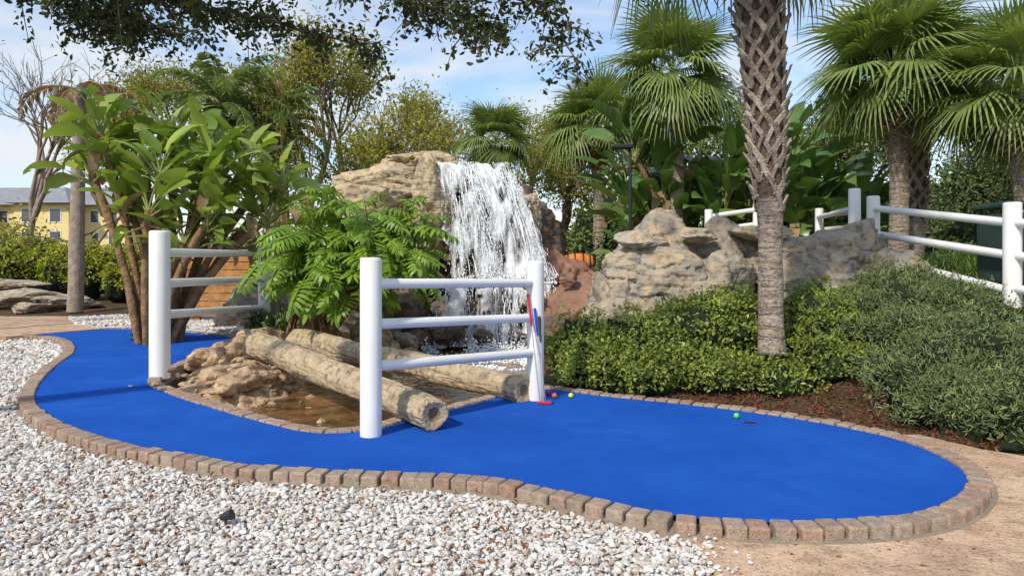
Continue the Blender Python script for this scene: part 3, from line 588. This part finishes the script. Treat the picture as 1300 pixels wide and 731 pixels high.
def bop(name,stems,mats,seed,nl=9,ll=1.2,w=.26,pl=.9,curl=(.5,1.3),sp=50,rs=.10):
    mb=MB()
    for (b,t) in stems:
        b=np.array(b,float);t=np.array(t,float);f=np.linspace(0,1,10)[:,None];mid=(b+t)/2+np.array([(b-t)[0]*.25+U(-.08,.08),0,.1]);pts=(1-f)**2*b+2*f*(1-f)*mid+f*f*t
        tube(mb,pts,np.linspace(rs,rs*.8,10),9,2,bump=.25)
        a0=U(0,3.14)
        for k in range(nl):
            f=k/(nl-1)-.5;sg=f*2;fanel=math.radians(86-abs(sg)*sp+U(-6,6));a=(a0 if sg>0 else a0+math.pi)+U(-.6,.6)
            paddle(mb,t-np.array([0,0,.2*abs(sg)]),a,fanel,pl*U(.7,1.15),ll*U(.75,1.15),w*U(.8,1.15),0,1,U(*curl))
        for k in range(2):
            paddle(mb,t-np.array([0,0,.3]),U(0,6.28),math.radians(U(-20,5)),.3,ll*.8,w*.6,3 if U()<.6 else 0,2,1.6)
    return mb.build(name,mats)
bm_=[M_bop,M_stem,M_bstem,M_palmdry]
st=[((-7.0,13,0),(-7.85,13,4.0)),((-6.9,13.2,0),(-7.3,13.6,3.5)),((-6.7,13,0),(-6.6,12.8,3.2)),((-6.6,13,0),(-5.7,13,3.2)),((-6.5,13.3,0),(-5.1,13.4,2.8)),((-7.0,12.8,0),(-8.0,13.0,3.2)),((-6.7,13.5,0),(-6.3,13.9,3.8)),((-6.6,12.8,0),(-5.7,12.8,2.3)),((-6.8,12.7,0),(-6.7,12.6,2.5)),((-6.6,13.4,0),(-5.4,13.8,3.5)),((-6.8,13.6,0),(-7.0,14.0,4.1)),((-6.5,13,0),(-4.8,13.4,2.4)),((-6.8,13.4,0),(-5.9,13.2,2.7)),((-6.9,13.3,0),(-7.3,13.1,2.5)),((-6.6,13.2,0),(-6.1,13.5,3.1)),((-6.8,13.7,0),(-7.9,13.8,3.6)),((-6.6,13.4,0),(-4.7,13.8,3.0)),((-6.8,13.1,0),(-6.2,12.9,1.9))]
bop('giant_bird_of_paradise',st,bm_,1,12,.82,.175,.42,(.4,1.3),62,.085)
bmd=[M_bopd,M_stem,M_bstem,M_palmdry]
def clump(cx,cy,n,hmin,hmax,sp): 
    z=float(H(cx,cy));return [((cx+U(-.3,.3),cy+U(-.3,.3),z-.1),(cx+U(-sp,sp),cy+U(-.6,.6),z+U(hmin,hmax))) for _ in range(n)]
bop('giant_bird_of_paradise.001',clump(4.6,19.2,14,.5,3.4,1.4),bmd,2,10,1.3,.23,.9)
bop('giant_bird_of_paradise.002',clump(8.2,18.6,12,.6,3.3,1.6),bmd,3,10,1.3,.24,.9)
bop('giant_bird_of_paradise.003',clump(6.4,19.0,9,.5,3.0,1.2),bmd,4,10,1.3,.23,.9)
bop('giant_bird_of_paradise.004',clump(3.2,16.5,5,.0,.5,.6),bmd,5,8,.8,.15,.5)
# ---------------------------------------------------------------- philodendron
def lobed(seed):
    r=np.random.default_rng(seed);V=[(0,.0,0)];F=[];n=8
    def blade(p,d,L,w,dr):
        s=np.array([-d[1],d[0],0]);b=len(V)
        for t,ww in((0,.45),(.4,1),(.75,.85),(1,.12)):
            q=p+d*L*t+np.array([0,0,.06*t-dr*t*t]);V.append(tuple(q+s*w*ww));V.append(tuple(q-s*w*ww))
        for k in range(3):F.append((b+2*k,b+2*k+1,b+2*k+3,b+2*k+2))
    for k in range(n):
        t=k/n;x=.0+.72*t
        for sg in(-1,1):
            a=math.radians(115-85*t+r.uniform(-5,5))*sg;L=.42*(1-.55*t)*(1 if k else .8)
            blade(np.array([x,0,-.08*t*t]),np.array([math.cos(a),math.sin(a),0]),L,.042,.18+.1*r.uniform())
    blade(np.array([.68,0,-.05]),np.array([1,0,0]),.34,.06,.15);blade(np.array([-.02,0,0]),np.array([1,0,0]),.75,.04,.06)
    return np.array(V),np.array(F)
PH=[lobed(k) for k in range(4)]
mb=MB();pc=np.array([-3.55,12.0,.35])
for k in range(26):
    a=U(0,6.28);tube(mb,[(pc[0]+U(-.2,.2),pc[1]+U(-.3,.3),1.3),(pc[0]+.3*math.cos(a),pc[1]+.3*math.sin(a),.6),(pc[0]+.55*math.cos(a),pc[1]+.45*math.sin(a),-.25)],[.045,.027,.018],6,2)
tube(mb,[pc+[0,0,-.5],pc+[.1,-.1,.5],pc+[.5,0,1.2]],[.2,.17,.14],10,2,bump=.25);tube(mb,[pc+[.1,0,-.3],pc+[.8,.1,.7],pc+[1.5,0,1.2]],[.12,.14,.12],10,2,bump=.25)
for k in range(290):
    o=pc+np.array([U(-.1,1.75),U(-.4,.3),U(.7,1.6)]);a=U(0,6.28) if U()<.55 else U(-2.7,-.4);el=math.radians(U(-20,85));pl=U(.45,.95)
    d=np.array([math.cos(a)*math.cos(el)*1.15,math.sin(a)*math.cos(el),math.sin(el)]);e=o+d*pl
    tube(mb,[o,(o+e)/2+[0,0,.06],e],[.014,.012,.009],4,1,cap=False)
    dd=nrm(np.array([math.cos(a+U(-.4,.4)),math.sin(a+U(-.4,.4)),math.sin(el)*.5-U(.3,.9)]));up=nrm(np.array([math.cos(a)*.7,math.sin(a)*.7,.8])+rng.normal(size=3)*.3)
    tv,tf=PH[k%4];s=U(.42,.78);mb.inst(tv,tf,frames(dd[None],up[None],np.array([s])),e[None],0)
mb.build('split_leaf_philodendron',[M_phil,M_stem,M_bstem])
# ---------------------------------------------------------------- trees
def grow(mb,p,d,L,r,dep,maxd,tips,spread,up,mat,r_,sides=6):
    n=4;pts=[p];dd=d
    for k in range(n): dd=nrm(dd+r_.normal(size=3)*.12+np.array([0,0,up*.05]));p=p+dd*L/n;pts.append(p)
    tube(mb,pts,np.linspace(r,r*.68,n+1),max(3,sides-dep),mat,cap=False)
    if dep>=maxd-1: tips.extend(pts[1:] if dep>=maxd else pts[3:])
    if dep>=maxd:return
    for k in range(int(r_.integers(2,4)) if dep else 4):
        nd=nrm(dd+r_.normal(size=3)*spread+np.array([0,0,up]));grow(mb,p,nd,L*r_.uniform(.62,.88),r*.62,dep+1,maxd,tips,spread,up,mat,r_,sides)
def tree(name,base,L,r,maxd,spread,up,lmat,nl,ls,cl,seed,bark=None,gap=-.3):
    mb=MB();tips=[];r_=np.random.default_rng(seed);grow(mb,np.array(base,float),np.array([0,0,1.]),L,r,0,maxd,tips,spread,up,1,r_,8)
    if nl:
        T=np.array(tips);idx=r_.integers(0,len(T),nl);P=T[idx]+r_.normal(size=(nl,3))*cl
        den=vn(T[idx]*.9,seed)>gap;P=P[den];leaves(mb,P,r_.normal(size=(len(P),3))*.6+[0,0,.7],ls,0)
    return mb.build(name,[lmat,bark or M_tb])
tree('oak_tree',(-8.2,28,.2),3.5,.25,5,.38,.2,M_ty,22000,.17,.42,1)
tree('oak_tree.001',(-12.5,29,.2),3.3,.25,5,.40,.18,M_ty,20000,.17,.42,2)
tree('oak_tree.002',(-5.4,27,.2),2.0,.2,5,.35,.2,M_ty,8000,.15,.35,3)
tree('elm_tree',(2.3,29,.8),2.3,.24,5,.55,.12,M_ty,22000,.15,.42,4)
tree('elm_tree.001',(7.5,30,.8),2.4,.24,5,.5,.12,M_tg,18000,.18,.5,5)
tree('elm_tree.002',(15.5,20,1.0),1.5,.22,5,.5,.05,M_td,18000,.15,.45,6)
tree('elm_tree.003',(13,25,1.0),1.8,.22,5,.5,.1,M_tg,18000,.16,.5,9)
tree('bare_tree',(-12.4,14.5,0),2.9,.14,6,.36,.12,M_ty,300,.1,.2,7,M_tbl)
tree('bare_tree.001',(-5.9,34,.2),3.0,.16,6,.30,.12,M_ty,0,.1,.2,8,M_tbl)
tree('bare_tree.002',(-21,30,.2),3.2,.2,6,.34,.12,M_ty,0,.1,.2,18,M_tbl)
mb=MB()
for k in range(18):
    x=-6.9+U(-.8,.8);y=21+U(-.5,.5);h=U(5.5,8.4);lx=U(-.5,.5);pts=[(x+lx*t**2,y,h*t) for t in np.linspace(0,1,12)];tube(mb,pts,np.linspace(.04,.01,12),5,1)
    n=160;t=U(.3,1,n);P=np.c_[x+lx*t**2+rng.normal(size=n)*.3,y+rng.normal(size=n)*.3,h*t];leaves(mb,P,rng.normal(size=(n,3))+[0,0,.2],.16,0,.5)
mb.build('bamboo',[M_ty,M_palmdry])
mb=MB()
for k in range(120):
    x=-75+k*1.35+U(-.6,.6);y=U(40,52);h=U(2.2,3.6) if x<3 else U(3,6)
    if -4<x<5:h=U(1.6,2.4)
    if x<-22:h=U(1.5,2.4)
    blob(mb,(x,y,h*.5),(2.0,1.6,h*.72),700,.36,0 if k%3 else 2,1,1,k,lump=.35)
for k in range(26):
    x=-22+k*1.0+U(-.3,.3);
    if x>-1:break
    hh=1.2+U(0,.6) if x>-15 else 1.0+U(0,.35)
    blob(mb,(x,29+U(-1,1),1.0),(1.1,1,hh),800,.2,2 if k%2 else 0,1,1,k)
for k in range(26):
    x=2.6+k*.75;blob(mb,(x,21.5+U(-1.2,1.2),1.6),(.9,.8,.8+U(0,.9)),800,.17,2 if k%3 else 0,1,1,k)
mb.build('background_trees',[M_tg,M_core,M_td])
mb=MB()
for k,(x,y,s) in enumerate([(2.9,14,.4),(-5.2,14.4,.4),(-7.2,13.8,.4),(-4.4,13.3,.5),(8.6,13,.6),(9,11,.8),(8.6,9.4,.9),(7.9,7.6,.8),(-2.9,13.2,.45),(2.4,15.5,.4)]):
    z=float(H(x,y));blob(mb,(x,y,z+s*.4),(s,s*.8,s),1600,.10,0,1,1,k+70)
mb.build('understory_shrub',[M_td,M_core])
# overhanging oak
mb=MB();r_=np.random.default_rng(5)
tr=np.array([-8.6,3.0,-.1]);tube(mb,[tr,tr+[.1,.3,2],tr+[.8,1,3.8],tr+[2.2,2,5.0]],[.34,.28,.24,.18],12,1,bump=.15)
mains=[[(-6.4,5,4.9),(-4.6,5.8,4.35),(-3.2,6.2,3.95),(-2.2,6.5,3.78),(-1.3,6.6,3.55)],
 [(-6.4,5,4.9),(-4.0,5.4,4.6),(-2.2,5.8,4.25),(-1.0,6.0,3.95),(-.35,6.2,3.5)],
 [(-4,5.4,4.6),(-2.2,6.2,4.5),(-.4,6.5,4.3),(.25,6.4,3.95),(.65,6.4,3.4)],
 [(-6.4,5,4.9),(-5,6.2,4.4),(-4.2,6.6,4.0),(-3.6,6.8,3.85)],
 [(-2.2,5.8,4.25),(-1.3,6.1,4.1),(-.6,6.4,3.9),(-.2,6.6,3.75)],
 [(-.4,6.5,4.3),(.9,6.2,4.35),(1.6,6.2,4.15)]]
allp=[]
for mi,m in enumerate(mains):
    m=np.array(m);f=np.linspace(0,len(m)-1,26);P=np.stack([np.interp(f,np.arange(len(m)),m[:,q]) for q in range(3)],1)+r_.normal(size=(26,3))*.02
    tube(mb,P,np.linspace(.05 if mi<2 else .03,.006,26),6,1,cap=False)
    for k in range(4,26):
        for q in range(6 if P[k,0]<-2 else 3 if mi<5 else 2):
            d=nrm(r_.normal(size=3)*np.array([1,1,.6])+[.3,0,-.12]);L=r_.uniform(.2,.55)*(1.25 if P[k,0]<-2.4 else .75);e=P[k]+d*L+[0,0,-.08];mid=(P[k]+e)/2+[0,0,.05]
            tube(mb,[P[k],mid,e],[.008,.006,.003],3,1,cap=False);n=int(26*L/.35);t=r_.uniform(.15,1,n)[:,None]
            allp.append(P[k]*(1-t)+e*t+r_.normal(size=(n,3))*.045)
P=np.concatenate(allp);leaves(mb,P,rng.normal(size=(len(P),3))+[0,0,.4],.066,0,1.1)
mb.build('overhanging_oak',[M_oak,M_tb])
# ---------------------------------------------------------------- small objects
def ball(name,x,y,m,r=.028):
    mb=MB();V,F=ICO[3];dim=1-.02*(vn(V*9,2)>.3);mb.add(V*dim[:,None]*r+[x,y,r],F,0,True);mb.build(name,[m])
ball('golf_ball',2.18,6.63,M_gr);ball('golf_ball.001',.66,7.65,M_yel);ball('golf_ball.002',.476,7.65,M_or);ball('golf_ball.003',.42,7.80,M_red,.025)
mb=MB();a=np.arange(32)/32*2*np.pi
ring=lambda r,z:np.c_[2.24+np.cos(a)*r,6.43+np.sin(a)*r,np.full(32,z)]
j=np.arange(32);k=(j+1)%32
mb.add(np.r_[ring(.075,.003),ring(.068,.008),ring(.06,.006)],np.r_[np.stack([j,k,32+k,32+j],1),np.stack([32+j,32+k,64+k,64+j],1)],0);mb.add(ring(.0602,.0045),np.arange(32)[None],1);mb.build('golf_hole_dark_disc',[M_turf,M_blk])  # turf lip; flat black disc stands in for the hole's shaded inside
def putter(name,head,top,mg,mh):
    e=empty(name);h=np.array(head);t=np.array(top);d=nrm(t-h)
    mb=MB();tube(mb,[h+[0,0,.03],h+d*.75*np.linalg.norm(t-h)],.006,8);mb.build('shaft',[M_steel],e)
    mb=MB();tube(mb,[h+d*.70*np.linalg.norm(t-h),t-d*.02,t],[.011,.015,.011],10);mb.build('grip',[mg],e)
    mb=MB();V,F=bevbox(.12,.035,.032,.01);V=V.copy();V[:,2]+=.018;V[:,0]+=.03;mb.add(V+[h[0],h[1],0],F,0,False);mb.build('head',[mh],e)
putter('golf_putter',(.30,7.30,0),(.175,7.46,1.17),M_red,M_red)
putter('golf_putter.001',(.36,7.36,0),(.245,7.45,1.02),M_bluep,M_bluep)
putter('golf_putter.002',(.335,7.28,0),(.30,7.46,.93),M_blk,M_red)
e=empty('street_lamp');mb=MB();tube(mb,[(2.77,16,.9),(2.77,16,4.15)],[.05,.035],10);mb.build('pole',[M_blk],e)
mb=MB();V,F=bevbox(.5,.26,.10,.03);mb.add(V+[2.58,16,4.24],F);tube(mb,[(2.77,16,4.1),(2.72,16,4.22)],.03,8);mb.build('head',[M_blk],e)
mb=MB();z=float(H(1.9,20))+.22;f=np.linspace(-1,1,13);tube(mb,[(1.95+.40*q,20,z) for q in f],[.2+.07*(1-q*q) for q in f],20,0)
for q in(-.8,-.3,.3,.8): tube(mb,[(1.95+.40*q-.02,20,z),(1.95+.40*q+.02,20,z)],.208+.07*(1-q*q),20,1)
mb.build('wooden_barrel',[M_orw,M_blk])
e=empty('trash_bin');mb=MB();V,F=bevbox(.6,.6,.95,.04);mb.add(V+[6.75,9.2,1.7],F);mb.build('body',[M_grn],e)
mb=MB();V,F=bevbox(.68,.68,.08,.03);mb.add(V+[6.75,9.2,2.28],F);
for sx in(-1,1):
    for sy in(-1,1): box(mb,(6.75+.26*sx,9.2+.26*sy,2.2),(.05,.05,.1))
mb.build('lid',[M_grn],e)
for nm,(x,y,z) in {'landscape_spotlight':(-1.72,4.1,-.06),'landscape_spotlight.001':(-14.0,20.0,.15)}.items():
    s=1 if y<10 else 3.5
    mb=MB();tube(mb,[(x,y,z-.03),(x,y,z+.05*s)],[.008*s,.008*s],8);tube(mb,[(x-.03*s,y,z+.04*s),(x+.03*s,y,z+.055*s),(x+.04*s,y,z+.06*s)],[.018*s,.03*s,.033*s],12);mb.build(nm,[M_blk])
e=empty('wooden_fence');mb=MB()
for x in(-9.45,-8.1,-6.75): box(mb,(x,17.6,.9),(.13,.13,1.9))
mb.build('posts',[M_wood],e);mb=MB()
for k in range(8): box(mb,(-8.1,17.5,.25+.2*k),(2.75,.04,.18))
mb.build('boards',[M_wood],e);mb=MB();box(mb,(-8.1,17.52,1.84),(2.9,.22,.05));mb.build('cap_rail',[M_wood],e)
# hotel
e=empty('yellow_hotel_building')
mb=MB();box(mb,(-72,96,4.6),(42,12,9.2));box(mb,(-60,89,4.6),(7,4,9.2));box(mb,(-72,89,4.6),(7,4,9.2));mb.build('walls',[M_yw],e)
mb=MB()
def hip(x0,x1,y0,y1,z0,z1):
    ym=(y0+y1)/2;q=min((y1-y0)/2,(x1-x0)/2);mb.add([(x0,y0,z0),(x1,y0,z0),(x1,y1,z0),(x0,y1,z0),(x0+q,ym,z1),(x1-q-.01,ym,z1)],[[0,1,5,4],[2,3,4,5]]);mb.add([(x1,y0,z0),(x1,y1,z0),(x1-q-.01,ym,z1),(x0,y1,z0),(x0,y0,z0),(x0+q,ym,z1)],[[0,1,2],[3,4,5]])
hip(-94,-50,89,103,9.2,12.2);hip(-64.2,-55.8,86,97,9.21,11.8);hip(-76.2,-67.8,86,97,9.21,11.8);mb.build('roof',[M_roof],e)
mb=MB();mt=MB()
for fl in range(3):
    for x in np.arange(-91,-51.5,2.4):
        for (a,b) in((-63.5,-56.5),(-75.5,-68.5)):
            if a<x<b: break
        else:
            box(mb,(x,89.97,1.9+fl*2.9),(1.0,.1,1.5));box(mt,(x,89.99,1.9+fl*2.9),(1.3,.08,1.8))
    for cx in(-60,-72):
        for dx in(-1.8,1.8): box(mb,(cx+dx,86.97,1.9+fl*2.9),(1.3,.1,1.6));box(mt,(cx+dx,86.99,1.9+fl*2.9),(1.6,.08,1.9))
mb.build('windows',[M_glass],e);mt.build('window_frames',[M_trim],e)
# ---------------------------------------------------------------- light + sky
az=math.radians(215);el=math.radians(42)
sd=np.array([math.sin(az)*math.cos(el),math.cos(az)*math.cos(el),math.sin(el)])
from mathutils import Vector
l=bpy.data.lights.new('sun','SUN');l.energy=4.1;l.angle=math.radians(2);l.color=(1,.92,.79)
o=bpy.data.objects.new('sun',l);sc.collection.objects.link(o);o.rotation_euler=Vector(sd).to_track_quat('Z','Y').to_euler()
w=bpy.data.worlds.new('World');sc.world=w;w.use_nodes=True;N=w.node_tree.nodes;L=w.node_tree.links
bg=N['Background'];sky=N.new('ShaderNodeTexSky');sky.sky_type='NISHITA';sky.sun_disc=False;sky.sun_elevation=el;sky.sun_rotation=az;sky.air_density=1.3;sky.dust_density=.6
tc=N.new('ShaderNodeTexCoord');sp=N.new('ShaderNodeSeparateXYZ');L.new(tc.outputs['Generated'],sp.inputs[0])
def mth(op,a,b):
    m=N.new('ShaderNodeMath');m.operation=op
    for s_,v in zip(m.inputs,(a,b)):
        if hasattr(v,'is_linked'):L.new(v,s_)
        else:s_.default_value=v
    return m.outputs[0]
zz=mth('ADD',mth('MAXIMUM',sp.outputs[2],0.0),.22);cb=N.new('ShaderNodeCombineXYZ');L.new(mth('DIVIDE',sp.outputs[0],zz),cb.inputs[0]);L.new(mth('DIVIDE',sp.outputs[1],zz),cb.inputs[1])
mp=N.new('ShaderNodeMapping');mp.inputs['Scale'].default_value=(.8,1.2,1);mp.inputs['Rotation'].default_value=(0,0,.5);mp.inputs['Location'].default_value=(1.3,.6,0);L.new(cb.outputs[0],mp.inputs[0])
nz=N.new('ShaderNodeTexNoise');nz.inputs['Scale'].default_value=1.5;nz.inputs['Detail'].default_value=9;nz.inputs['Roughness'].default_value=.56;nz.inputs['Distortion'].default_value=.5;L.new(mp.outputs[0],nz.inputs[0])
mr=N.new('ShaderNodeMapRange');mr.inputs[1].default_value=.40;mr.inputs[2].default_value=.62;mr.inputs[3].default_value=.0;mr.inputs[4].default_value=.92;L.new(nz.outputs[0],mr.inputs[0])
gain=N.new('ShaderNodeMix');gain.data_type='RGBA';gain.blend_type='MULTIPLY';gain.inputs[0].default_value=1;L.new(sky.outputs[0],gain.inputs[6]);gain.inputs[7].default_value=(1.2,1.3,1.5,1)
mx=N.new('ShaderNodeMix');mx.data_type='RGBA';L.new(mr.outputs[0],mx.inputs[0]);L.new(gain.outputs[2],mx.inputs[6]);mx.inputs[7].default_value=(6.7,6.9,7.2,1)
L.new(mx.outputs[2],bg.inputs[0]);bg.inputs[1].default_value=.13
# camera
cd=bpy.data.cameras.new('camera');cd.lens=24;cd.sensor_width=36;cd.shift_y=-.0235;cd.clip_end=5000
co=bpy.data.objects.new('camera',cd);sc.collection.objects.link(co);co.location=(0,0,1.5);co.rotation_euler=(math.radians(90),0,0);sc.camera=co
sc.view_settings.view_transform='Standard';sc.view_settings.look='None';sc.view_settings.exposure=0
